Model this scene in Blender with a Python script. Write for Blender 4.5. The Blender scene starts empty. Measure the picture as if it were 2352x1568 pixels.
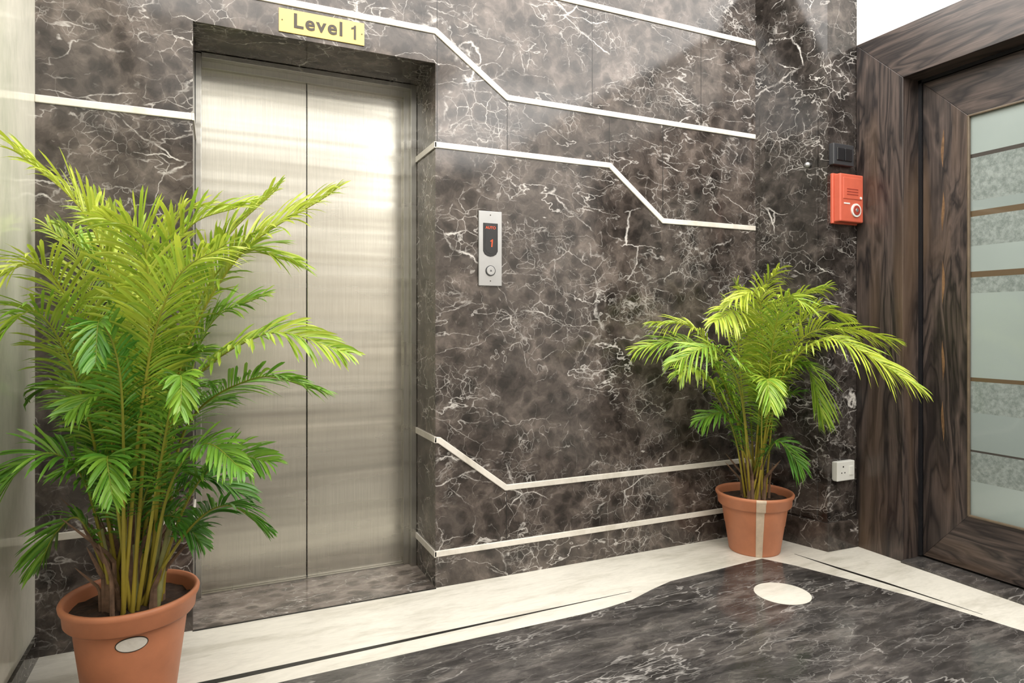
import bpy, bmesh, math, random
from mathutils import Vector, Matrix
random.seed(7)
scene=bpy.context.scene
scene.view_settings.view_transform='Standard'
COL=scene.collection
# ---------------------------------------------------------------- materials
def new_mat(name):
    m=bpy.data.materials.new(name); m.use_nodes=True
    nt=m.node_tree; nt.nodes.clear()
    out=nt.nodes.new('ShaderNodeOutputMaterial'); b=nt.nodes.new('ShaderNodeBsdfPrincipled')
    nt.links.new(b.outputs[0],out.inputs[0])
    return m,nt,b,out
def N(nt,t,**k):
    n=nt.nodes.new(t)
    for a,v in k.items(): setattr(n,a,v)
    return n
def setin(nt,sock,v):
    if hasattr(v,'is_output') or isinstance(v,bpy.types.NodeSocket): nt.links.new(v,sock)
    else: sock.default_value=v
def math_(nt,op,a,b=0.5,clamp=False):
    n=N(nt,'ShaderNodeMath',operation=op); n.use_clamp=clamp
    setin(nt,n.inputs[0],a); setin(nt,n.inputs[1],b); return n.outputs[0]
def ramp(nt,fac,stops,interp='LINEAR'):
    r=N(nt,'ShaderNodeValToRGB'); r.color_ramp.interpolation=interp
    e=r.color_ramp.elements
    while len(e)>1: e.remove(e[-1])
    first=True
    for p,c in stops:
        c=(c[0],c[1],c[2],1) if isinstance(c,(tuple,list)) else (c,c,c,1)
        if first: e[0].position=p; e[0].color=c; first=False
        else:
            q=e.new(p); q.color=c
    nt.links.new(fac,r.inputs[0]); return r.outputs[0]
def mix(nt,fac,a,b,blend='MIX'):
    n=N(nt,'ShaderNodeMix',data_type='RGBA',blend_type=blend)
    setin(nt,n.inputs[0],fac); setin(nt,n.inputs[6],a if not isinstance(a,tuple) else (*a,1)); setin(nt,n.inputs[7],b if not isinstance(b,tuple) else (*b,1))
    return n.outputs[2]
def coords(nt,scale=(1,1,1),rot=(0,0,0),loc=(0,0,0)):
    tc=N(nt,'ShaderNodeTexCoord'); mp=N(nt,'ShaderNodeMapping')
    nt.links.new(tc.outputs['Object'],mp.inputs[0])
    mp.inputs['Scale'].default_value=scale; mp.inputs['Rotation'].default_value=rot; mp.inputs['Location'].default_value=loc
    return mp.outputs[0]
def noise(nt,vec,scale,detail=4,rough=.55,dist=0):
    n=N(nt,'ShaderNodeTexNoise'); nt.links.new(vec,n.inputs['Vector'])
    n.inputs['Scale'].default_value=scale;n.inputs['Detail'].default_value=detail;n.inputs['Roughness'].default_value=rough;n.inputs['Distortion'].default_value=dist
    return n
def voro(nt,vec,scale,feature='DISTANCE_TO_EDGE'):
    n=N(nt,'ShaderNodeTexVoronoi',feature=feature); nt.links.new(vec,n.inputs['Vector']); n.inputs['Scale'].default_value=scale
    return n
def warp(nt,vec,scale,amt,detail=3):
    n=noise(nt,vec,scale,detail)
    s=N(nt,'ShaderNodeVectorMath',operation='SUBTRACT'); nt.links.new(n.outputs['Color'],s.inputs[0]); s.inputs[1].default_value=(.5,.5,.5)
    m=N(nt,'ShaderNodeVectorMath',operation='SCALE'); nt.links.new(s.outputs[0],m.inputs[0]); m.inputs['Scale'].default_value=amt
    a=N(nt,'ShaderNodeVectorMath',operation='ADD'); nt.links.new(vec,a.inputs[0]); nt.links.new(m.outputs[0],a.inputs[1])
    return a.outputs[0]
def marble(name,loc=(0,0,0),scale=(1,1,1),rot=(0,0,0),dark=(.013,.0105,.0095),mid=(.047,.038,.033),light=(.112,.092,.081),vein=(.60,.57,.54),va=1.0,rough=.13,blot=.8,cr=1.0):
    m,nt,b,out=new_mat(name)
    v=coords(nt,scale,rot,loc)
    w=warp(nt,v,2.6,.22,6); w2=warp(nt,v,9,.075,5); w3=warp(nt,v,3.5,.5,3)
    vdn=N(nt,'ShaderNodeMapping'); nt.links.new(w,vdn.inputs[0]); vdn.inputs['Rotation'].default_value=(0,math.radians(40),0); vdn.inputs['Scale'].default_value=(.55,1,1.5)
    vd=vdn.outputs[0]
    n1=noise(nt,w3,4.5,10,.72)
    base=ramp(nt,n1.outputs[0],[(.32,dark),(.50,mid),(.70,light)])
    vo=voro(nt,w2,13,'SMOOTH_F1'); vo.inputs['Smoothness'].default_value=.12
    bl=ramp(nt,vo.outputs['Distance'],[(.10,.55),(.36,.8),(.46,1.45),(.62,1.55)])
    vc=voro(nt,w2,13,'F1'); sp=N(nt,'ShaderNodeSeparateColor'); nt.links.new(vc.outputs['Color'],sp.inputs[0])
    cc=ramp(nt,sp.outputs[0],[(0,.6),(1,1.35)])
    base=mix(nt,blot,base,bl,'MULTIPLY'); base=mix(nt,.5,base,cc,'MULTIPLY')
    def mask(sc,m0,m1,off):
        mo=N(nt,'ShaderNodeVectorMath',operation='ADD'); nt.links.new(v,mo.inputs[0]); mo.inputs[1].default_value=(off,off*.7,off*1.3)
        k=noise(nt,mo.outputs[0],sc,5,.65); return ramp(nt,k.outputs[0],[(m0,0.0),(m1,1.0)])
    def veins(vec,sc,wd,msk,amt):
        e=voro(nt,vec,sc); l=ramp(nt,e.outputs['Distance'],[(0,1.0),(wd*.5,.6),(wd,0.0)])
        return math_(nt,'MULTIPLY',math_(nt,'MULTIPLY',l,msk),amt)
    def ridge(vec,sc,wd,msk,amt,det=4):
        n=noise(nt,vec,sc,det,.55); r=math_(nt,'ABSOLUTE',math_(nt,'SUBTRACT',n.outputs[0],.5))
        l=ramp(nt,r,[(0,1.0),(wd*.5,.55),(wd,0.0)])
        return math_(nt,'MULTIPLY',math_(nt,'MULTIPLY',l,msk),amt)
    ls=[veins(vd,2.7,.010,mask(3.0,.51,.62,3.1),1.0*va),
        veins(w2,6.0,.013,mask(2.6,.56,.66,9.7),.85*va*cr),
        veins(w2,13,.024,mask(3.0,.55,.66,9.9),.7*va*cr),
        veins(w2,26,.040,mask(4.0,.53,.68,27.3),.5*va*cr),
        ridge(vd,1.7,.0036,mask(2.0,.42,.60,31.0),.85*va,5),
        ridge(vd,4.0,.006,mask(2.6,.48,.60,41.0),.65*va,3),
        ridge(w2,8.0,.008,mask(3.0,.50,.62,51.0),.45*va,2)]
    s=ls[0]
    for q in ls[1:]: s=math_(nt,'MAXIMUM',s,q)
    hz=mask(2.6,.56,.74,9.7); hz=math_(nt,'MULTIPLY',hz,.12*va)
    base=mix(nt,hz,base,(.38,.34,.31))
    colr=mix(nt,s,base,vein)
    nt.links.new(colr,b.inputs['Base Color'])
    b.inputs['Roughness'].default_value=rough; b.inputs['Specular IOR Level'].default_value=.45
    return m
def plain(name,col,rough=.5,metal=0,var=.06,scale=20,spec=.5,bump=0):
    m,nt,b,out=new_mat(name); v=coords(nt)
    n=noise(nt,v,scale,5,.6)
    k=ramp(nt,n.outputs[0],[(.3,tuple(max(0,x*(1-var)) for x in col)),(.7,tuple(x*(1+var) for x in col))])
    nt.links.new(k,b.inputs['Base Color']); b.inputs['Roughness'].default_value=rough; b.inputs['Metallic'].default_value=metal; b.inputs['Specular IOR Level'].default_value=spec
    if bump:
        bp=N(nt,'ShaderNodeBump'); bp.inputs['Strength'].default_value=bump; bp.inputs['Distance'].default_value=.003
        nt.links.new(n.outputs[0],bp.inputs['Height']); nt.links.new(bp.outputs[0],b.inputs['Normal'])
    return m
M_wall=marble('brown_marble_wall')
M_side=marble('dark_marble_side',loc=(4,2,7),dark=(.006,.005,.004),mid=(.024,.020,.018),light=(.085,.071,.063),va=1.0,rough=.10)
M_floor=marble('floor_marble_dark',loc=(1,9,2),scale=(.55,1.7,1),rot=(0,0,math.radians(-35)),dark=(.015,.014,.014),mid=(.050,.046,.044),light=(.14,.125,.115),vein=(.44,.42,.40),va=.75,rough=.11,blot=.4,cr=.8)
M_sill=marble('sill_marble',loc=(11,3,1),scale=(.9,1.5,1),dark=(.04,.033,.028),mid=(.10,.082,.072),light=(.2,.17,.15),rough=.15,va=.8,cr=.5)
def white_marble(name,col=(.66,.62,.54),col2=(.50,.46,.39),rough=.18,scale=(1,1,1)):
    m,nt,b,out=new_mat(name); v=coords(nt,scale)
    w=warp(nt,v,2,.3); n=noise(nt,w,4,8,.65); n2=noise(nt,w,40,3,.6)
    k=ramp(nt,n.outputs[0],[(.32,col2),(.5,col),(.75,tuple(min(1,x*1.1) for x in col))])
    k=mix(nt,.25,k,ramp(nt,n2.outputs[0],[(.35,.7),(.6,1.0)]),'MULTIPLY')
    nt.links.new(k,b.inputs['Base Color']); b.inputs['Roughness'].default_value=rough
    return m
M_white=white_marble('cream_marble_floor',(.70,.67,.60),(.53,.50,.43),scale=(.6,2.2,1))
M_strip=white_marble('cream_marble_strip',(.70,.66,.60),(.54,.50,.43),.3)
M_lwall=white_marble('cream_marble_left_wall',(.76,.74,.64),(.62,.62,.51),.13,(1,1,.35))
M_paint=plain('white_paint',(.85,.84,.82),.6,var=.01)
M_beige=plain('beige_paint',(.74,.70,.64),.6,var=.02)
M_ceil=plain('ceiling_paint',(.85,.84,.82),.7,var=.01)
M_seam=plain('dark_joint',(.010,.009,.008),.4)
M_black=plain('black_plastic',(.012,.012,.014),.25)
M_grey=plain('dark_grey_plastic',(.035,.036,.04),.35)
M_red=plain('orange_red_plastic',(.52,.105,.060),.45)
M_redd=plain('dark_red_plastic',(.30,.045,.03),.4)
M_wht=plain('white_plastic',(.68,.68,.65),.35,var=.02)
M_terra=plain('terracotta_plastic',(.50,.19,.095),.5,var=.12,scale=9)
M_soil=plain('potting_soil',(.035,.018,.010),.95,var=.6,scale=60,bump=1)
M_tape=plain('masking_tape',(.62,.50,.38),.6,var=.12,scale=30)
M_brass=plain('brass_plate',(.62,.45,.16),.42,.0,var=.03,spec=.4)
M_ink=plain('engraved_ink',(.04,.03,.02),.5)
M_silver=plain('silver_plate',(.36,.36,.36),.38,.7,var=.03)
def emit(name,col,st):
    m,nt,b,out=new_mat(name); b.inputs['Base Color'].default_value=(.02,.0,.0,1)
    b.inputs['Emission Color'].default_value=(*col,1); b.inputs['Emission Strength'].default_value=st; return m
M_led=emit('red_led',(1,.09,.01),1.3)
def steel(name,col=(.49,.475,.425),rough=.24,streak=(60,60,1),an=.5,ar=.25):
    m,nt,b,out=new_mat(name); v=coords(nt,streak); n=noise(nt,v,6,4,.6)
    v2=coords(nt,(.5,1,5)); n2=noise(nt,v2,1.6,3,.5,.6)
    k=ramp(nt,n.outputs[0],[(.3,tuple(x*.90 for x in col)),(.7,tuple(x*1.07 for x in col))])
    nt.links.new(k,b.inputs['Base Color']); b.inputs['Metallic'].default_value=1
    r=ramp(nt,n2.outputs[0],[(.3,rough*.75),(.7,rough*1.35)]); nt.links.new(r,b.inputs['Roughness'])
    b.inputs['Anisotropic'].default_value=an; b.inputs['Anisotropic Rotation'].default_value=ar
    tg=N(nt,'ShaderNodeTangent',direction_type='RADIAL',axis='Z'); nt.links.new(tg.outputs[0],b.inputs['Tangent'])
    v3=coords(nt,(.25,1,5)); n3=noise(nt,v3,1.5,2,.5,.15)
    bp=N(nt,'ShaderNodeBump'); bp.inputs['Strength'].default_value=.5; bp.inputs['Distance'].default_value=.012
    nt.links.new(n3.outputs[0],bp.inputs['Height']); nt.links.new(bp.outputs[0],b.inputs['Normal'])
    return m
M_steel=steel('brushed_steel_door')
M_steelf=steel('brushed_steel_frame',(.42,.41,.38),.3,an=0)
def wood(name,axis='Z'):
    m,nt,b,out=new_mat(name)
    sc={'Z':(4,4,.6),'Y':(4,.6,4)}[axis]
    v=coords(nt,sc,(0,0,0),(.3,1.7,.2)); w=warp(nt,v,1.1,.8,3)
    n=noise(nt,w,1.5,4,.5,.8)
    bands=math_(nt,'FRACT',math_(nt,'MULTIPLY',n.outputs[0],8))
    tri=math_(nt,'ABSOLUTE',math_(nt,'SUBTRACT',bands,.5))
    k=ramp(nt,tri,[(.0,(.014,.011,.011)),(.16,(.038,.029,.026)),(.5,(.078,.058,.050))])
    sc2=tuple(x*10 if x>1 else x*2 for x in sc); v2=coords(nt,sc2); f=noise(nt,v2,3,6,.75)
    k=mix(nt,.85,k,ramp(nt,f.outputs[0],[(.3,.38),(.7,1.5)]),'MULTIPLY')
    n3=noise(nt,w,1.1,2,.5); gl=ramp(nt,n3.outputs[0],[(.58,0.0),(.72,.5)])
    k=mix(nt,gl,k,(.14,.09,.058))
    nt.links.new(k,b.inputs['Base Color']); b.inputs['Roughness'].default_value=.32
    return m
M_woodZ=wood('walnut_vertical','Z'); M_woodY=wood('walnut_horizontal','Y')
M_woodL=plain('walnut_sapwood',(.15,.085,.042),.35,var=.45,scale=24)
M_bead=plain('bronze_bead',(.12,.09,.06),.35,var=.2,scale=14)
def glass_bands():
    m,nt,b,out=new_mat('banded_frosted_glass')
    tc=N(nt,'ShaderNodeTexCoord'); sp=N(nt,'ShaderNodeSeparateXYZ'); nt.links.new(tc.outputs['Object'],sp.inputs[0])
    z=math_(nt,'MULTIPLY',sp.outputs[2],1/2.4)
    P=(.26,.305,.29); Q=(.26,.30,.28); R=(.10,.07,.04); D=(.05,.045,.04); S=(.22,.26,.25)
    bands=[(0,P),(.441,Q),(.585,D),(.60,S),(.774,Q),(.925,R),(.945,P),(1.346,Q),(1.42,R),(1.45,P),(1.57,Q),(1.71,R),(1.735,S),(1.79,Q),(1.99,D),(2.01,P)]
    k=ramp(nt,z,[(p/2.4,c) for p,c in bands],'CONSTANT')
    mk=ramp(nt,z,[(p/2.4,1.0 if c is Q else 0.0) for p,c in bands],'CONSTANT')
    v=coords(nt); n=noise(nt,v,45,6,.75)
    mt=ramp(nt,n.outputs[0],[(.38,(.14,.165,.155)),(.62,(.25,.285,.27))])
    k=mix(nt,mk,k,mt)
    n2=noise(nt,v,2.0,2,.5); k=mix(nt,.4,k,ramp(nt,n2.outputs[0],[(.3,.8),(.7,1.15)]),'MULTIPLY')
    nt.links.new(k,b.inputs['Base Color']); b.inputs['Roughness'].default_value=.16
    b.inputs['Coat Weight'].default_value=.5; b.inputs['Coat Roughness'].default_value=.03
    return m
M_glass=glass_bands()
def leafmat():
    m,nt,b,out=new_mat('palm_leaf')
    at=N(nt,'ShaderNodeAttribute',attribute_name='Col')
    v=coords(nt); n=noise(nt,v,9,3,.6)
    k=mix(nt,.5,at.outputs['Color'],ramp(nt,n.outputs[0],[(.3,.75),(.7,1.2)]),'MULTIPLY')
    nt.links.new(k,b.inputs['Base Color']); b.inputs['Roughness'].default_value=.34
    tr=N(nt,'ShaderNodeBsdfTranslucent'); nt.links.new(k,tr.inputs[0])
    ms=N(nt,'ShaderNodeMixShader'); ms.inputs[0].default_value=.30
    nt.links.new(b.outputs[0],ms.inputs[1]); nt.links.new(tr.outputs[0],ms.inputs[2]); nt.links.new(ms.outputs[0],out.inputs[0])
    return m
M_leaf=leafmat()
M_cane=plain('palm_cane',(.30,.30,.12),.5,var=.35,scale=12)
M_husk=plain('dry_sheath',(.16,.095,.06),.8,var=.5,scale=25)
# ---------------------------------------------------------------- geometry helpers
def mesh_obj(name,verts,faces,mat,parent=None,smooth=False):
    me=bpy.data.meshes.new(name); me.from_pydata([tuple(v) for v in verts],[],faces); me.update()
    bm=bmesh.new(); bm.from_mesh(me); bmesh.ops.recalc_face_normals(bm,faces=bm.faces); bm.to_mesh(me); bm.free()
    if smooth:
        for p in me.polygons: p.use_smooth=True
    o=bpy.data.objects.new(name,me); COL.objects.link(o)
    if mat: me.materials.append(mat)
    if parent: o.parent=parent
    return o
def empty(name,loc=(0,0,0)):
    e=bpy.data.objects.new(name,None); COL.objects.link(e); e.empty_display_size=.1; e.location=loc; return e
def bevel(o,w,seg=2):
    m=o.modifiers.new('bevel','BEVEL'); m.width=w; m.segments=seg; m.limit_method='ANGLE'; return o
def boxes(name,lst,mat,parent=None,bv=0):
    V=[];F=[]
    for (x0,x1,y0,y1,z0,z1) in lst:
        b=len(V)
        V+=[(x0,y0,z0),(x1,y0,z0),(x1,y1,z0),(x0,y1,z0),(x0,y0,z1),(x1,y0,z1),(x1,y1,z1),(x0,y1,z1)]
        F+=[tuple(b+i for i in q) for q in ((0,3,2,1),(4,5,6,7),(0,1,5,4),(1,2,6,5),(2,3,7,6),(3,0,4,7))]
    o=mesh_obj(name,V,F,mat,parent)
    if bv: bevel(o,bv)
    return o
def prism(name,poly,axis,a0,a1,mat,parent=None,bv=0):
    """poly of 2-D points extruded along axis from a0 to a1"""
    def mk(p,a):
        return {'X':(a,p[0],p[1]),'Y':(p[0],a,p[1]),'Z':(p[0],p[1],a)}[axis]
    n=len(poly); V=[mk(p,a0) for p in poly]+[mk(p,a1) for p in poly]
    F=[tuple(range(n)),tuple(range(2*n-1,n-1,-1))]+[(i,(i+1)%n,n+(i+1)%n,n+i) for i in range(n)]
    o=mesh_obj(name,V,F,mat,parent)
    if bv: bevel(o,bv)
    return o
def strip_poly(pts,w):
    pts=[Vector(p) for p in pts]; L=[];R=[]
    for i,p in enumerate(pts):
        d1=(pts[i]-pts[i-1]).normalized() if i>0 else None
        d2=(pts[i+1]-pts[i]).normalized() if i<len(pts)-1 else None
        if d1 is None: d1=d2
        if d2 is None: d2=d1
        n1=Vector((-d1.y,d1.x)); n2=Vector((-d2.y,d2.x)); m=(n1+n2).normalized()
        k=(w/2)/max(.2,m.dot(n1)); L.append(p+m*k); R.append(p-m*k)
    return L,R
def strip(name,pts,w,y0,y1,mat,parent=None):
    L,R=strip_poly(pts,w); V=[];F=[]
    n=len(pts)
    for y in (y0,y1):
        for a in L: V.append((a.x,y,a.y))
        for a in R: V.append((a.x,y,a.y))
    for i in range(n-1):
        F.append((i,i+1,n+i+1,n+i)); F.append((2*n+i,3*n+i,3*n+i+1,2*n+i+1))
        F.append((i,2*n+i,2*n+i+1,i+1)); F.append((n+i,n+i+1,3*n+i+1,3*n+i))
    F.append((0,n,3*n,2*n)); F.append((n-1,3*n-1,4*n-1,2*n-1))
    o=mesh_obj(name,V,F,mat,parent); bevel(o,.003); return o
def disc(name,c,r,axis,th,mat,parent=None,seg=40,ry=None,bv=0):
    poly=[(c[0]+r*math.cos(2*math.pi*i/seg),c[1]+(ry or r)*math.sin(2*math.pi*i/seg)) for i in range(seg)]
    o=prism(name,poly,axis,c[2],c[2]+th,mat,parent,bv); return o
def text(name,s,loc,size,mat,parent,ext=.0015,off=0,rotz=0,sp=1.0,sx=1.0):
    cu=bpy.data.curves.new(name,'FONT'); cu.body=s; cu.size=size; cu.extrude=ext; cu.offset=off; cu.align_x='CENTER'; cu.align_y='CENTER'; cu.space_character=sp
    o=bpy.data.objects.new(name,cu); COL.objects.link(o); o.location=loc; o.rotation_euler=(math.pi/2,0,rotz); o.scale=(sx,1,1)
    cu.materials.append(mat); o.parent=parent; return o
# ---------------------------------------------------------------- room shell
H=3.2; XL=-.586; XR=3.17; YW=2.851; YB=-2.4
boxes('floor',[(XL-.15,XR+.3,YB-.15,3.4,-.1,0)],M_white)
boxes('ceiling',[(XL-.15,XR+.3,YB-.15,3.4,H,H+.1)],M_ceil)
boxes('wall_back',[(XL-.15,-.075,YW,3.4,0,H),(.918,3.35,YW,3.4,0,H),(-.075,.918,YW,3.4,2.39,H)],M_wall)
boxes('wall_left',[(XL-.15,XL,YB,YW,0,H)],M_lwall)
boxes('wall_front',[(XL,XR+.15,YB-.15,YB,0,H)],M_beige)
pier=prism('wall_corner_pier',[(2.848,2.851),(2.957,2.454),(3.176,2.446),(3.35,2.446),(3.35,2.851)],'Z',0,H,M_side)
boxes('wall_right',[(3.172,3.35,.556,2.446,2.71,H),(3.172,3.35,YB,.556,0,H),(3.40,3.45,.5,2.5,0,2.75)],M_paint)
# floor pieces
boxes('trim_lift_sill',[(-.075,.918,2.846,3.2,.0,.003)],M_sill)
boxes('trim_lift_sill_edge',[(-.075,.918,2.84,2.846,.0,.0035)],M_seam)
field=[(-.586,2.314),(.197,2.314),(.9,2.330),(1.40,2.338),(1.52,2.350),(1.66,2.372),(1.80,2.425),(1.94,2.468),(2.554,2.512),(2.63,2.37),(2.72,2.13),(2.801,1.877),(2.85,1.65),(2.881,1.492),(2.90,.9),(2.90,-2.2),(-.586,-2.2)]
prism('floor_marble_inlay',field,'Z',0,.0015,M_floor)
prism('trim_floor_line_a',[(-.586,2.398),(.072,2.400),(1.707,2.447),(.072,2.427),(-.586,2.420)],'Z',0,.0016,M_seam)
prism('trim_floor_line_b',[(2.762,2.494),(2.845,2.05),(2.893,1.650),(2.845,1.95),(2.790,2.25)],'Z',0,.0016,M_seam)
disc('floor_inlay_disc',(2.306,2.149,.0),.12,'Z',.0026,M_white,seg=64)
boxes('baseboard_left',[(XL,XL+.012,-1,YW,0,.085)],M_side)
d=Vector((2.957-2.848,2.454-2.851)).normalized(); nn=Vector((d.y,-d.x))
if nn.x>0: nn=-nn
def ang(s,off=0):
    p=Vector((2.848,2.851))+d*s+nn*off; return (p.x,p.y)
Ls=(Vector((2.957,2.454))-Vector((2.848,2.851))).length
prism('baseboard_pier',[ang(0,.014),ang(Ls+.01,.014),(3.17,2.432),(3.17,2.45),(2.957,2.46),ang(0,0)],'Z',0,.15,M_wall,bv=.002)
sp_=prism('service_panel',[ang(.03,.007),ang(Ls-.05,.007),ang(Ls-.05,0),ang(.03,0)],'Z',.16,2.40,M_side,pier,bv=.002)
kp=ang(Ls*.76,.018)
bpy.ops.mesh.primitive_uv_sphere_add(radius=.016,location=(kp[0],kp[1],2.06),segments=24,ring_count=16)
kn=bpy.context.object; kn.name='panel_knob'; kn.data.materials.append(M_silver); kn.parent=pier
for p in kn.data.polygons:p.use_smooth=True
# cream inlay strips on lift wall
W=.028; y0,y1=YW-.007,YW+.002
ts=[('trim_1',[(XL,2.0135),(-.078,2.0135)]),
('trim_2',[(-.2,2.535),(.918,2.535),(1.276,2.283),(2.846,2.283)]),
('trim_3',[(.3,2.82),(2.846,2.82)]),
('trim_4',[(.911,2.018),(1.853,2.018),(2.19,1.755),(2.846,1.755)]),
('trim_5',[(.911,.676),(.935,.672),(1.268,.422),(2.846,.422)]),
('trim_6',[(.911,.155),(2.846,.155)]),
('trim_7',[(XL,.428),(-.078,.428)])]
for n_,p_ in ts: strip(n_,p_,W,y0,y1,M_strip)
boxes('trim_8',[(.911,.920,YW-.007,3.15,z-W/2,z+W/2) for z in (2.018,.676,.155)]+[(-.078,-.070,YW-.007,3.15,z-W/2,z+W/2) for z in (2.0135,.428)],M_strip)
sj=[]
def js(x,z0,z1): sj.append((x-.0015,x+.0015,YW-.0006,YW+.001,z0,z1))
js(.926,2.55,3.2); js(.926,2.035,2.52); js(1.276,2.03,2.27); js(1.272,.17,.41); js(1.853,2.03,2.27); js(2.19,1.77,2.27); js(1.75,2.30,2.81); js(2.45,2.30,2.81)
boxes('trim_slab_joints',sj,M_seam)
# ---------------------------------------------------------------- lift doors
lift=empty('elevator_door',(.42,3.2,0))
def P0(o,par):
    o.parent=par; o.matrix_parent_inverse=Matrix.Translation(par.location).inverted(); return o
P0(boxes('panel_left',[(-.06,.3985,3.215,3.245,.006,2.36)],M_steel,bv=.002),lift)
P0(boxes('panel_right',[(.4015,.885,3.215,3.245,.006,2.36)],M_steel,bv=.002),lift)
P0(boxes('seam',[(.396,.404,3.236,3.25,.006,2.36)],M_black),lift)
P0(boxes('jamb_frame',[(-.074,-.050,3.165,3.25,.003,2.388),(.862,.917,3.19,3.25,.003,2.388),(.888,.917,3.15,3.19,.003,2.388),(-.05,.862,3.19,3.25,2.335,2.388),(-.05,.888,3.15,3.19,2.365,2.388)],M_steelf,bv=.0015),lift)
P0(boxes('threshold',[(-.06,.885,3.195,3.213,.003,.008)],M_steelf),lift)
# digit one with flag, drawn as a plate in XZ
def digit_one(name,cx,cz,h,mat,y0_,y1_,slant=0):
    s=h; P_=[(-.02,-.5),(.13,-.5),(.13,.5),(.02,.5),(-.05,.38),(-.20,.31),(-.20,.19),(-.02,.25)]
    return prism(name,[(cx+(x+slant*y)*s,cz+y*s) for x,y in P_],'Y',y0_,y1_,mat)
# level sign
sign=empty('level_sign',(.4185,YW,2.46))
P0(boxes('plate',[(.243,.594,YW-.006,YW-.0005,2.409,2.506)],M_brass,bv=.001),sign)
t=text('lettering','Level',(.401,YW-.0068,2.4595),.083,M_ink,None,.0008,.0020,0,1.16,1.02); P0(t,sign)
P0(digit_one('numeral',.550,2.4585,.060,M_ink,YW-.0076,YW-.0055),sign)
for i,x in enumerate((.256,.583)): P0(disc(f'screw_{i+1}',(x,2.4575,YW-.008),.0025,'Y',.003,M_ink,seg=16),sign)
# call panel
cp=empty('elevator_call_panel',(1.185,YW,1.55))
P0(boxes('plate',[(1.126,1.244,YW-.010,YW-.0005,1.382,1.733)],M_silver,bv=.0015),cp)
dp=[(1.148,1.677),(1.148,1.545),(1.156,1.530),(1.170,1.522),(1.185,1.519),(1.200,1.522),(1.214,1.530),(1.222,1.545),(1.222,1.677)]
P0(prism('display',dp,'Y',YW-.0125,YW-.009,M_black,bv=.001),cp)
P0(prism('display_window',[(1.158,1.668),(1.158,1.555),(1.166,1.540),(1.185,1.532),(1.204,1.540),(1.212,1.555),(1.212,1.668)],'Y',YW-.0132,YW-.012,M_black,bv=.0005),cp)
P0(text('led_word','AUTO',(1.185,YW-.0136,1.655),.018,M_led,None,.0003,.0002,0,1.05),cp)
P0(digit_one('led_digit',1.190,1.583,.036,M_led,YW-.0138,YW-.0130,.08),cp)
P0(disc('button_ring',(1.185,1.453,YW-.014),.025,'Y',.005,M_grey,bv=.001),cp)
P0(disc('button',(1.185,1.453,YW-.017),.021,'Y',.005,M_silver,bv=.0015),cp)
P0(prism('button_arrow',[(1.179,1.449),(1.191,1.449),(1.185,1.459)],'Y',YW-.0174,YW-.0168,M_grey),cp)
for i,z in enumerate((1.715,1.405)): P0(disc(f'key_hole_{i+1}',(1.185,z,YW-.011),.003,'Y',.002,M_ink,seg=14),cp)
# ---------------------------------------------------------------- fittings on pier
YP=2.452
sw=empty('switch_plate',(3.045,YP,2.1))
P0(boxes('box',[(2.968,3.122,YP-.028,YP+.003,2.045,2.158)],M_grey,bv=.004),sw)
P0(boxes('rockers',[(2.99,3.044,YP-.034,YP-.026,2.068,2.135),(3.048,3.102,YP-.034,YP-.026,2.068,2.135)],M_black,bv=.003),sw)
fa=empty('fire_alarm_call_point',(3.08,YP,1.87))
P0(boxes('body',[(2.985,3.160,YP-.055,YP-.012,1.742,1.995)],M_red,bv=.006),fa)
P0(boxes('back_box',[(2.978,3.166,YP-.014,YP+.004,1.735,2.002)],M_red,bv=.004),fa)
P0(boxes('sounder_panel',[(3.005,3.140,YP-.058,YP-.053,1.862,1.975)],M_red,bv=.003),fa)
P0(boxes('grille',[(3.03,3.115,YP-.0595,YP-.0575,1.885+.014*i,1.889+.014*i) for i in range(3)],M_redd),fa)
P0(disc('lens_ring',(3.10,1.805,YP-.061),.036,'Y',.008,M_wht,bv=.001),fa)
P0(disc('lens',(3.10,1.805,YP-.064),.026,'Y',.008,M_redd,bv=.002),fa)
P0(disc('lens_centre',(3.10,1.805,YP-.066),.010,'Y',.008,M_silver,bv=.002),fa)
P0(disc('indicator',(3.135,1.872,YP-.061),.007,'Y',.006,M_wht,seg=20),fa)
P0(boxes('label',[(3.01,3.055,YP-.0565,YP-.0545,1.835,1.842)],M_wht),fa)
so=empty('power_socket',(3.05,YP,.42))
P0(boxes('box',[(2.985,3.118,YP-.036,YP-.006,.372,.475)],M_wht,bv=.004),so)
P0(boxes('mount',[(2.99,3.113,YP-.01,YP+.004,.377,.470)],M_wht),so)
P0(boxes('rocker',[(3.075,3.102,YP-.041,YP-.034,.40,.448)],M_wht,bv=.002),so)
P0(disc('earth_hole',(3.03,.447,YP-.0368),.0045,'Y',.002,M_black,seg=14),so)
for i,x in enumerate((3.018,3.042)): P0(disc(f'pin_hole_{i+1}',(x,.415,YP-.0368),.0035,'Y',.002,M_black,seg=14),so)
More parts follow.
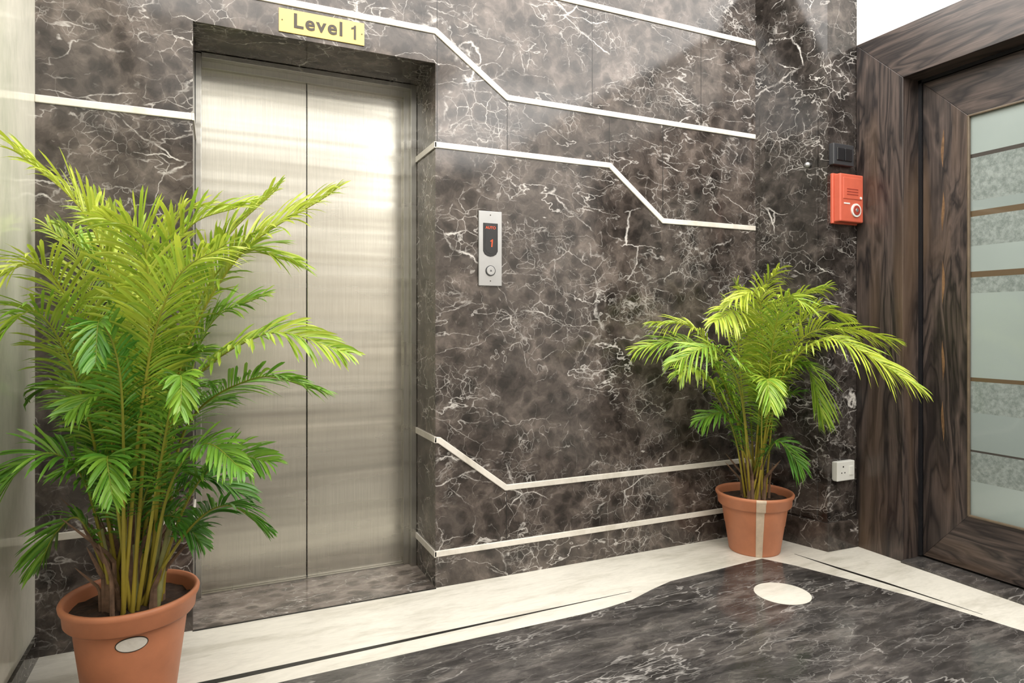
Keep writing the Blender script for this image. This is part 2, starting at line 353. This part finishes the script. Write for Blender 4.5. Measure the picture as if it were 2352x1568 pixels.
# ---------------------------------------------------------------- door frame and door
Yo,Yi,Zo,Zi=2.444,2.181,2.710,2.448; Yo2,Yi2=.556,.819
fr=empty('door_frame',(3.2,1.5,0))
P0(prism('leg_near_pier',[(Yo,0),(Yi,0),(Yi,Zi),(Yo,Zo)],'X',3.166,3.30,M_woodZ,bv=.002),fr)
P0(prism('leg_other',[(Yo2,0),(Yi2,0),(Yi2,Zi),(Yo2,Zo)],'X',3.166,3.30,M_woodZ,bv=.002),fr)
P0(prism('head',[(Yo,Zo),(Yi,Zi),(Yi2,Zi),(Yo2,Zo)],'X',3.166,3.30,M_woodY,bv=.002),fr)
P0(boxes('stop',[(3.285,3.33,Yi-.016,Yi+.01,.02,Zi),(3.285,3.33,Yi2-.01,Yi2+.016,.02,Zi),(3.285,3.33,Yi2,Yi,Zi-.016,Zi+.01)],M_black),fr)
boxes('trim_door_threshold',[(3.15,3.34,Yi2,Yi,0,.012)],M_floor)
dr=empty('door_1',(3.3,1.5,0))
dY0,dY1=Yi-.018,Yi2+.018; gY0,gY1=1.944,1.055; gz0,gz1=.281,2.203; dt=2.43;db=.022
P0(prism('stile_hinge',[(dY0,db),(gY0,gz0),(gY0,gz1),(dY0,dt)],'X',3.295,3.335,M_woodZ,bv=.002),dr)
P0(prism('stile_lock',[(dY1,db),(gY1,gz0),(gY1,gz1),(dY1,dt)],'X',3.295,3.335,M_woodZ,bv=.002),dr)
P0(prism('rail_top',[(dY0,dt),(gY0,gz1),(gY1,gz1),(dY1,dt)],'X',3.295,3.335,M_woodY,bv=.002),dr)
P0(prism('rail_bottom',[(dY0,db),(gY0,gz0),(gY1,gz0),(dY1,db)],'X',3.295,3.335,M_woodY,bv=.002),dr)
P0(boxes('glass_pane',[(3.306,3.316,gY1,gY0,gz0,gz1)],M_glass),dr)
bd=.008
P0(boxes('glazing_bead',[(3.289,3.304,gY0-bd,gY0+bd*.3,gz0,gz1),(3.289,3.304,gY1-bd*.3,gY1+bd,gz0,gz1),(3.289,3.304,gY1,gY0,gz1-bd,gz1+bd*.3),(3.289,3.304,gY1,gY0,gz0-bd*.3,gz0+bd)],M_bead,bv=.003),dr)
for i,(za,zb) in enumerate(((1.98,2.17),(1.66,1.86),(1.30,1.52),(.92,1.12),(.62,.82))):
    seg=14; pl=[]
    for k in range(seg+1):
        u=k/seg; zz=za+(zb-za)*u; pl.append((2.062+.008*math.sin(math.pi*u)+.003*math.sin(5*u+i),zz))
    for k in range(seg-1,0,-1):
        u=k/seg; zz=za+(zb-za)*u; pl.append((2.062-.006*math.sin(math.pi*u)**1.3+.003*math.sin(5*u+i),zz))
    P0(prism(f'inlay_{i+1}',pl,'X',3.2945,3.297,M_woodL),dr)
P0(disc('handle_rose',(dY1+.06,1.03,3.28),.026,'X',.018,M_steelf),dr)
P0(boxes('handle_lever',[(3.25,3.268,dY1+.05,dY1+.18,1.02,1.04),(3.262,3.285,dY1+.05,dY1+.07,1.02,1.04)],M_steelf,bv=.003),dr)
# ---------------------------------------------------------------- palms
def lathe(name,prof,mat,parent,seg=72,a0=0,a1=2*math.pi,close=True):
    V=[];F=[];n=len(prof); m=seg if close else seg+1
    for i in range(m):
        a=a0+(a1-a0)*i/seg
        for r,z in prof: V.append((r*math.cos(a),r*math.sin(a),z))
    for i in range(seg):
        j=(i+1)%m if close else i+1
        for k in range(n-1): F.append((i*n+k,j*n+k,j*n+k+1,i*n+k+1))
    return mesh_obj(name,V,F,mat,parent,True)
def catmull(P,n=40):
    P=[Vector(p) for p in P]; Q=[P[0]*2-P[1]]+P+[P[-1]*2-P[-2]]; out=[]
    for i in range(1,len(Q)-2):
        for k in range(n):
            t=k/n; a,b,c_,d_=Q[i-1],Q[i],Q[i+1],Q[i+2]
            out.append(.5*((2*b)+(-a+c_)*t+(2*a-5*b+4*c_-d_)*t*t+(-a+3*b-3*c_+d_)*t**3))
    out.append(P[-1]); return out
def resample(pts,n):
    L=[0]
    for a,b in zip(pts,pts[1:]): L.append(L[-1]+(b-a).length)
    out=[];j=0
    for i in range(n+1):
        s=L[-1]*i/n
        while j<len(L)-2 and L[j+1]<s: j+=1
        t=(s-L[j])/max(1e-9,L[j+1]-L[j]); out.append(pts[j].lerp(pts[j+1],min(1,max(0,t))))
    return out,L[-1]
class Buf:
    def __init__(s): s.V=[];s.F=[];s.C=[];s.M=[]
    def tube(s,pts,rad,col,mi,seg=7):
        b=len(s.V); n=len(pts)
        for i,p in enumerate(pts):
            T=(pts[min(n-1,i+1)]-pts[max(0,i-1)]).normalized()
            A=T.cross(Vector((.31,.95,.05))).normalized(); B=T.cross(A)
            r=rad(i/(n-1))
            for k in range(seg):
                a=2*math.pi*k/seg; s.V.append(p+A*r*math.cos(a)+B*r*math.sin(a)); s.C.append(col(i/(n-1)))
        for i in range(n-1):
            for k in range(seg):
                k2=(k+1)%seg; s.F.append((b+i*seg+k,b+i*seg+k2,b+(i+1)*seg+k2,b+(i+1)*seg+k)); s.M.append(mi)
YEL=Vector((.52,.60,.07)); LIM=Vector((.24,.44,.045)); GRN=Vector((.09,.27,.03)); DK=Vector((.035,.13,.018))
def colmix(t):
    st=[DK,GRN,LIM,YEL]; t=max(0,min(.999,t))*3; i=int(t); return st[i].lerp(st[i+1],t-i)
def frond(B,pts,Lmax,n,start,bright,wd,droop,rnd,rad0=.008):
    cv=catmull(pts); P,tot=resample(cv,60)
    hd=P[-1]-P[0]; hd.z=0
    if hd.length<.03: hd=Vector((rnd.uniform(-1,1),-1,0))
    hd.normalize(); S0=hd.cross(Vector((0,0,1))).normalized()
    roll=rnd.uniform(-.5,.5)
    stemc=lambda t:tuple(Vector((.50,.38,.06)).lerp(colmix(bright),t*.7))+(1,)
    B.tube(P,lambda t:rad0*(1-t)+.0012,stemc,0,6)
    for i in range(n):
        u=(i+.5)/n; s=start+(1-start)*u**.93
        x=s*60; j=min(59,int(x)); p=P[j].lerp(P[j+1],x-j); T=(P[min(60,j+2)]-P[max(0,j-1)]).normalized()
        S=(S0-T*S0.dot(T)).normalized(); Nn=S.cross(T).normalized()
        if Nn.z<0 and abs(T.z)<.9: Nn=-Nn
        R=Matrix.Rotation(roll,3,T); S=R@S; Nn=R@Nn
        env=(math.sin(math.pi*(.14+.80*u)))**.65
        for sd in (-1,1):
            L=Lmax*env*rnd.uniform(.9,1.08)
            a=math.radians(60-38*u+rnd.uniform(-6,6)); ve=rnd.uniform(.10,.42)
            D=(S*sd*math.sin(a)+T*math.cos(a)+Nn*ve).normalized()
            Wv=D.cross(Nn).normalized(); Nl=Wv.cross(D).normalized()
            tw=rnd.uniform(-.6,.6)+sd*.45; Wv=(Wv*math.cos(tw)+Nl*math.sin(tw)).normalized(); Nl=Wv.cross(D).normalized()
            w=wd*rnd.uniform(.8,1.1)*(.6+.4*env); dr_=droop*rnd.uniform(.5,1.6)
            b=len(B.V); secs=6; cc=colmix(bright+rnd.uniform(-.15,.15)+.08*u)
            for q in range(secs+1):
                v=q/secs; c_=p+D*L*v+Vector((0,0,-dr_*L*v*v))
                ww=w*(.35+2.6*v*(1-v)**.75) if v<1 else 0
                ww=min(ww,w)
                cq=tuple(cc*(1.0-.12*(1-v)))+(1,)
                if q==secs: B.V.append(c_); B.C.append(cq)
                else:
                    B.V+= [c_-Wv*ww*.5+Nl*ww*.16,c_-Nl*ww*.05,c_+Wv*ww*.5+Nl*ww*.16]; B.C+=[cq]*3
            for q in range(secs-1):
                k=b+q*3; B.F+=[(k,k+3,k+4,k+1),(k+1,k+4,k+5,k+2)]; B.M+=[0,0]
            k=b+(secs-1)*3; B.F+=[(k,k+3,k+1),(k+1,k+3,k+2)]; B.M+=[0,0]
def palm(loc,prof,fronds,cfg,canes,clamp,seed,soilz,soilr):
    rnd=random.Random(seed)
    root=empty('potted_palm',loc)
    pot=lathe('pot',prof,M_terra,root)
    V=[(0,0,soilz+.012)];F=[];sg=40;rings=6
    for r in range(1,rings+1):
        for k in range(sg):
            a=2*math.pi*k/sg; rr=soilr*r/rings; V.append((rr*math.cos(a),rr*math.sin(a),soilz+.012*(1-r/rings)+rnd.uniform(-.006,.006)))
    for k in range(sg): F.append((0,1+k,1+(k+1)%sg))
    for r in range(rings-1):
        for k in range(sg):
            a=1+r*sg; F.append((a+k,a+sg+k,a+sg+(k+1)%sg,a+(k+1)%sg))
    mesh_obj('soil',V,F,M_soil,root)
    B=Buf()
    for f_ in fronds:
        pts=[Vector(q)/1000 for q in f_[0]]
        o=f_[1] if len(f_)>1 else {}
        ang_=rnd.uniform(0,6.28); rr=rnd.uniform(.01,cfg['br'])
        pts[0]=Vector((pts[0].x*.6+rr*math.cos(ang_),pts[0].y*.6+rr*math.sin(ang_),soilz))
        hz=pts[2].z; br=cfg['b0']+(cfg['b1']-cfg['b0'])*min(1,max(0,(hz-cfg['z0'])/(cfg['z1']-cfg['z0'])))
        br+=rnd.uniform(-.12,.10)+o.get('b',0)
        tot=sum((a-b).length for a,b in zip(pts,pts[1:]))
        L=o.get('L',cfg['L']*min(1,.35+tot*.6)); n=int(cfg['n']*min(1.15,.4+.6*tot))
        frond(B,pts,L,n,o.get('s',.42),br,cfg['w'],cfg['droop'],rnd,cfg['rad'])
    for i,v in enumerate(B.V): B.V[i]=clamp(v,loc)
    me=bpy.data.meshes.new('fronds'); me.from_pydata([tuple(v) for v in B.V],[],B.F); me.update()
    ca=me.color_attributes.new('Col','FLOAT_COLOR','POINT')
    for i,c_ in enumerate(B.C): ca.data[i].color=c_
    me.materials.append(M_leaf)
    for p in me.polygons:p.use_smooth=True
    o=bpy.data.objects.new('fronds',me); COL.objects.link(o); o.parent=root
    V=Buf()
    for (x,y,tx,ty,h_,r) in canes:
        pts,_=resample([Vector((x,y,soilz-.01)),Vector(((x*.6+tx*.4),(y*.6+ty*.4),soilz+h_*.5)),Vector((tx,ty,soilz+h_))],26)
        V.tube(pts,lambda t,r=r:(r*(1.25-.5*t))*(1+.12*(1 if int(t*26)%5==0 else 0)),lambda t:(1,1,1,1),0,12)
    me=bpy.data.meshes.new('canes'); me.from_pydata([tuple(v) for v in V.V],[],V.F); me.update(); me.materials.append(M_cane)
    for p in me.polygons:p.use_smooth=True
    o=bpy.data.objects.new('canes',me); COL.objects.link(o); o.parent=root
    S=Buf()
    for k in range(cfg['husk']):
        a=rnd.uniform(0,6.28); r=rnd.uniform(.01,cfg['br']*1.3); x,y=r*math.cos(a),r*math.sin(a)
        h_=rnd.uniform(.08,cfg['hh']); lean=rnd.uniform(.0,.10)*h_/.2
        pts,_=resample([Vector((x,y,soilz-.005)),Vector((x*1.05,y*1.05,soilz+h_*.5)),Vector((x+lean*math.cos(a),y+lean*math.sin(a),soilz+h_))],10)
        rr=rnd.uniform(.006,.014)
        S.tube(pts,lambda t,rr=rr:rr*(1-t)**.6+.0008,lambda t:(1,1,1,1),0,6)
    me=bpy.data.meshes.new('dry_sheaths'); me.from_pydata([tuple(v) for v in S.V],[],S.F); me.update(); me.materials.append(M_husk)
    o=bpy.data.objects.new('dry_sheaths',me); COL.objects.link(o); o.parent=root
    return root
FL=[[[(34,-16,400),(-8,-51,1060),(-88,-124,1484),(-268,-152,1686)],{'L':.25,'s':.5}],
[[(44,12,388),(121,-55,988),(294,-189,1393),(559,-365,1596)],{'L':.24,'s':.48}],
[[(64,-84,419),(127,-168,933),(357,-383,1169),(572,-536,1122)],{'L':.15,'s':.48}],
[[(42,35,380),(144,-11,843),(342,-211,1033),(523,-349,1004)],{'L':.16}],
[[(34,-16,400),(121,-55,1056),(282,-183,1406),(449,-315,1388)],{'L':.21,'s':.5}],
[[(15,-62,419),(68,-141,1128),(153,-234,1459),(314,-308,1548)],{'L':.24,'s':.5}],
[[(3,-56,419),(61,-192,1067),(59,-302,1422),(-16,-432,1469)],{'L':.22,'s':.5}],
[[(-20,64,380),(-59,192,972),(-198,365,1422),(-296,409,1545)]],
[[(-33,-40,419),(-73,-76,998),(-180,-192,1349),(-280,-366,1301)]],
[[(-39,-37,419),(-109,-60,933),(-202,-182,1230),(-286,-309,1139)]],
[[(-45,-34,419),(-109,-60,712),(-192,-132,836),(-295,-140,761)]],
[[(59,-27,400),(161,-128,659),(270,-178,793),(387,-286,790)],{'L':.15}],
[[(72,-33,400),(161,-128,566),(269,-233,660),(369,-278,595)],{'L':.13}],
[[(3,-56,419),(4,-277,1014),(-28,-406,1205),(-20,-540,1109)],{'L':.12,'b':-.25}],
[[(27,-67,419),(110,-270,885),(154,-440,1064),(161,-560,984)],{'L':.11,'b':-.1}],
[[(17,46,380),(116,56,834),(220,64,1192),(380,-8,1295)]],
[[(-8,58,380),(6,161,1119),(108,225,1545),(205,180,1621)],{'L':.22}],
[[(-27,12,400),(-92,151,834),(-219,265,1002),(-300,301,972)]],
[[(-45,-34,419),(-120,-54,608),(-191,-22,582),(-239,0,478)],{'L':.12}],
[[(39,-73,419),(118,-219,725),(212,-371,870),(306,-524,820)],{'L':.12}],
[[(15,-62,419),(-24,-208,762),(-23,-334,843),(1,-425,756)],{'L':.11}],
[[(17,46,380),(60,137,972),(10,269,1391),(-170,352,1652)],{'L':.23}],
[[(49,32,380),(142,44,1049),(247,51,1442),(433,-33,1662)],{'L':.22}],
[[(9,-114,439),(54,-244,1008),(141,-449,1307),(263,-614,1397)],{'L':.18}],
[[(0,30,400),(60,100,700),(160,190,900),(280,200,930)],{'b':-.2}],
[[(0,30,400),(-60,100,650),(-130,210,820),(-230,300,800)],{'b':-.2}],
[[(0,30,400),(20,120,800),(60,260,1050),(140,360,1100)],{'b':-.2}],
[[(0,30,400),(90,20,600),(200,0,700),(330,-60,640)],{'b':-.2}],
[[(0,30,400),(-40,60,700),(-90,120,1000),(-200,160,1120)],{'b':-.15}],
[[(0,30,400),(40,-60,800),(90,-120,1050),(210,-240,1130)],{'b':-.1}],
[[(0,0,400),(-30,-30,900),(-60,0,1300),(-190,60,1500)],{'L':.22}],
[[(0,0,400),(30,-50,620),(90,-110,760),(190,-170,740)],{'L':.12,'s':.35}],
[[(0,0,400),(-30,-50,640),(-70,-120,800),(-150,-200,790)],{'L':.12,'s':.35}],
[[(0,0,400),(10,-60,700),(50,-150,930),(130,-260,950)],{'L':.14,'s':.4,'b':-.1}],
[[(0,0,400),(60,-30,560),(130,-80,600),(200,-110,520)],{'L':.10,'s':.35,'b':-.1}],
[[(0,0,400),(-10,-40,760),(-50,-110,990),(-130,-210,960)],{'L':.15,'s':.4}],
[[(0,0,400),(40,30,760),(110,60,960),(230,40,1000)],{'L':.16,'s':.4,'b':-.1}],
]
FR=[[[(0,0,339),(-52,-74,962),(-69,-121,1345),(-67,-232,1481)],{'L':.22}],[[(0,0,339),(-11,-93,962),(72,-186,1300),(192,-296,1387)]],
[[(0,0,339),(-48,-186,859),(21,-438,1127),(113,-809,938)],{'L':.19}],[[(0,0,339),(11,-158,898),(48,-340,1168),(208,-633,1130)]],
[[(0,0,339),(-176,-18,803),(-394,26,1099),(-684,103,1079)]],[[(0,0,339),(-160,29,843),(-341,56,1166),(-577,110,1211)]],
[[(0,0,339),(-208,-113,969),(-300,-181,1253),(-537,-293,1210)]],[[(0,0,339),(-155,-27,599),(-252,-38,742),(-398,-26,716)],{'L':.14}],
[[(0,0,339),(-11,-93,508),(11,-158,597),(72,-241,485)]],[[(0,0,339),(-108,-159,749),(-241,-318,941),(-339,-438,836)],{'L':.14}],
[[(0,0,339),(11,-158,853),(92,-250,990),(77,-353,762)]],[[(0,0,339),(-217,0,780),(-408,-22,969),(-553,-66,954)]],
[[(0,0,339),(50,-121,962),(112,-259,1255),(194,-407,1232)]],[[(0,0,339),(-19,19,885),(-29,24,1211),(-82,48,1421)],{'L':.2}],
[[(0,0,339),(-106,-214,1015),(-166,-352,1313),(-155,-467,1290)],{'L':.2}],[[(0,0,339),(-281,-190,869),(-502,-254,1088),(-765,-299,1035)]],
[[(0,0,339),(-108,-159,1035),(-203,-225,1338),(-428,-287,1311)]],
[[(0,0,339),(30,-60,600),(60,-110,800),(130,-200,860)],{'b':-.1}],[[(0,0,339),(-60,20,600),(-120,40,820),(-230,80,900)],{'b':-.1}],
[[(0,0,339),(-40,-60,650),(-60,-130,860),(-120,-230,900)],{'L':.14}],[[(0,0,339),(20,-80,700),(30,-160,960),(60,-300,1010)],{'L':.15}]]
profL=[(.0,.0),(.118,.0),(.122,.006),(.150,.22),(.158,.285),(.160,.292),(.176,.294),(.181,.300),(.184,.330),(.192,.345),(.194,.356),(.190,.363),(.182,.363),(.176,.350),(.170,.30)]
profR=[(.0,.0),(.126,.0),(.130,.006),(.150,.14),(.153,.145),(.166,.235),(.168,.240),(.180,.243),(.186,.250),(.189,.285),(.198,.296),(.200,.306),(.196,.312),(.188,.312),(.182,.300),(.176,.26)]
def clL(v,loc):
    v=v.copy(); lim=XL+.012-loc[0]
    if v.x<lim: v.x=lim+random.uniform(0,.01)
    ly=YW-.015-loc[1]
    if v.y>ly: v.y=ly-random.uniform(0,.01)
    return v
def clR(v,loc):
    v=v.copy(); ly=YW-.015-loc[1]
    if v.y>ly: v.y=ly-random.uniform(0,.01)
    w=Vector((v.x+loc[0],v.y+loc[1])); q=(w-Vector((2.848,2.851))).dot(nn)
    if w.y>2.44 and q<.03: w+=nn*(.03-q); v.x=w.x-loc[0]; v.y=w.y-loc[1]
    if v.x+loc[0]>3.14: v.x=3.14-loc[0]
    return v
cfgL=dict(br=.075,b0=.36,b1=.95,z0=.75,z1=1.5,L=.20,n=54,w=.0100,droop=.32,rad=.006,husk=34,hh=.36)
cfgR=dict(br=.06,b0=.45,b1=.90,z0=.7,z1=1.25,L=.19,n=60,w=.0090,droop=.50,rad=.0055,husk=22,hh=.28)
canL=[(.0,-.03,.01,-.04,.42,.018),(.05,.0,.09,.0,.34,.014),(-.05,-.02,-.08,-.03,.26,.011),(.03,.05,.05,.07,.45,.014),(-.03,.04,-.05,.08,.36,.012),(.07,-.04,.12,-.06,.30,.010)]
canR=[(.0,-.03,.01,-.04,.25,.013),(.04,.0,.06,.0,.24,.011),(-.04,-.02,-.06,-.03,.22,.010),(.02,.04,.03,.05,.28,.011)]
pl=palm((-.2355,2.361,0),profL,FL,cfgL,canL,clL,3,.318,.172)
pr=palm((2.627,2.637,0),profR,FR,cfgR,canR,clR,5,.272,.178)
def conf_patch(name,prof,a0,a1,mat,root,off=.0018):
    pr2=[(r+off,z) for r,z in prof]
    return lathe(name,pr2,mat,root,14,a0,a1,False)
conf_patch('tape',profR[1:13],math.radians(-132),math.radians(-118),M_tape,pr)
sg=40
def potr(z): return .150+(z-.22)*(.158-.150)/(.065)
for (nm,ra,rz,off,mt) in (('sticker_rim',.043,.0235,.0022,M_ink),('sticker',.040,.0205,.0034,M_strip)):
    V=[];F=[];zc=.262;ac=math.radians(-84)
    V.append(((potr(zc)+off)*math.cos(ac),(potr(zc)+off)*math.sin(ac),zc))
    for ring in (.5,1):
        for k in range(sg):
            t_=2*math.pi*k/sg; z=zc+rz*ring*math.sin(t_); aa=ac+ra*ring*math.cos(t_)/potr(z); r=potr(z)+off
            V.append((r*math.cos(aa),r*math.sin(aa),z))
    for k in range(sg):
        F.append((0,1+k,1+(k+1)%sg)); F.append((1+k,1+sg+k,1+sg+(k+1)%sg,1+(k+1)%sg))
    mesh_obj(nm,V,F,mt,pl)
# ---------------------------------------------------------------- lights
def area(name,loc,size,power,col=(1,.97,.93),rot=(0,0,0)):
    l=bpy.data.lights.new(name,'AREA'); l.shape='RECTANGLE'; l.size=size[0]; l.size_y=size[1]; l.energy=power; l.color=col
    o=bpy.data.objects.new(name,l); COL.objects.link(o); o.location=loc; o.rotation_euler=rot; return o
area('ceiling_light',(1.29,1.85,H-.02),(3.6,1.7),122)
area('ceiling_light.001',(2.4,-.5,H-.02),(1.3,2.9),95)
area('ceiling_light.002',(.6,-.6,H-.02),(2.2,2.8),40)
wd=bpy.data.worlds.new('world'); scene.world=wd; wd.use_nodes=True
wd.node_tree.nodes['Background'].inputs[0].default_value=(.9,.95,1,1); wd.node_tree.nodes['Background'].inputs[1].default_value=.3
# ---------------------------------------------------------------- camera
cam=bpy.data.cameras.new('camera'); co=bpy.data.objects.new('camera',cam); COL.objects.link(co)
co.location=(0,0,1.2); co.rotation_euler=(math.pi/2,0,-math.atan2(.4152,.9097))
cam.sensor_width=36; cam.sensor_fit='HORIZONTAL'; cam.lens=36*1500/2352; cam.shift_y=-39/2352; cam.clip_start=.02
scene.camera=co
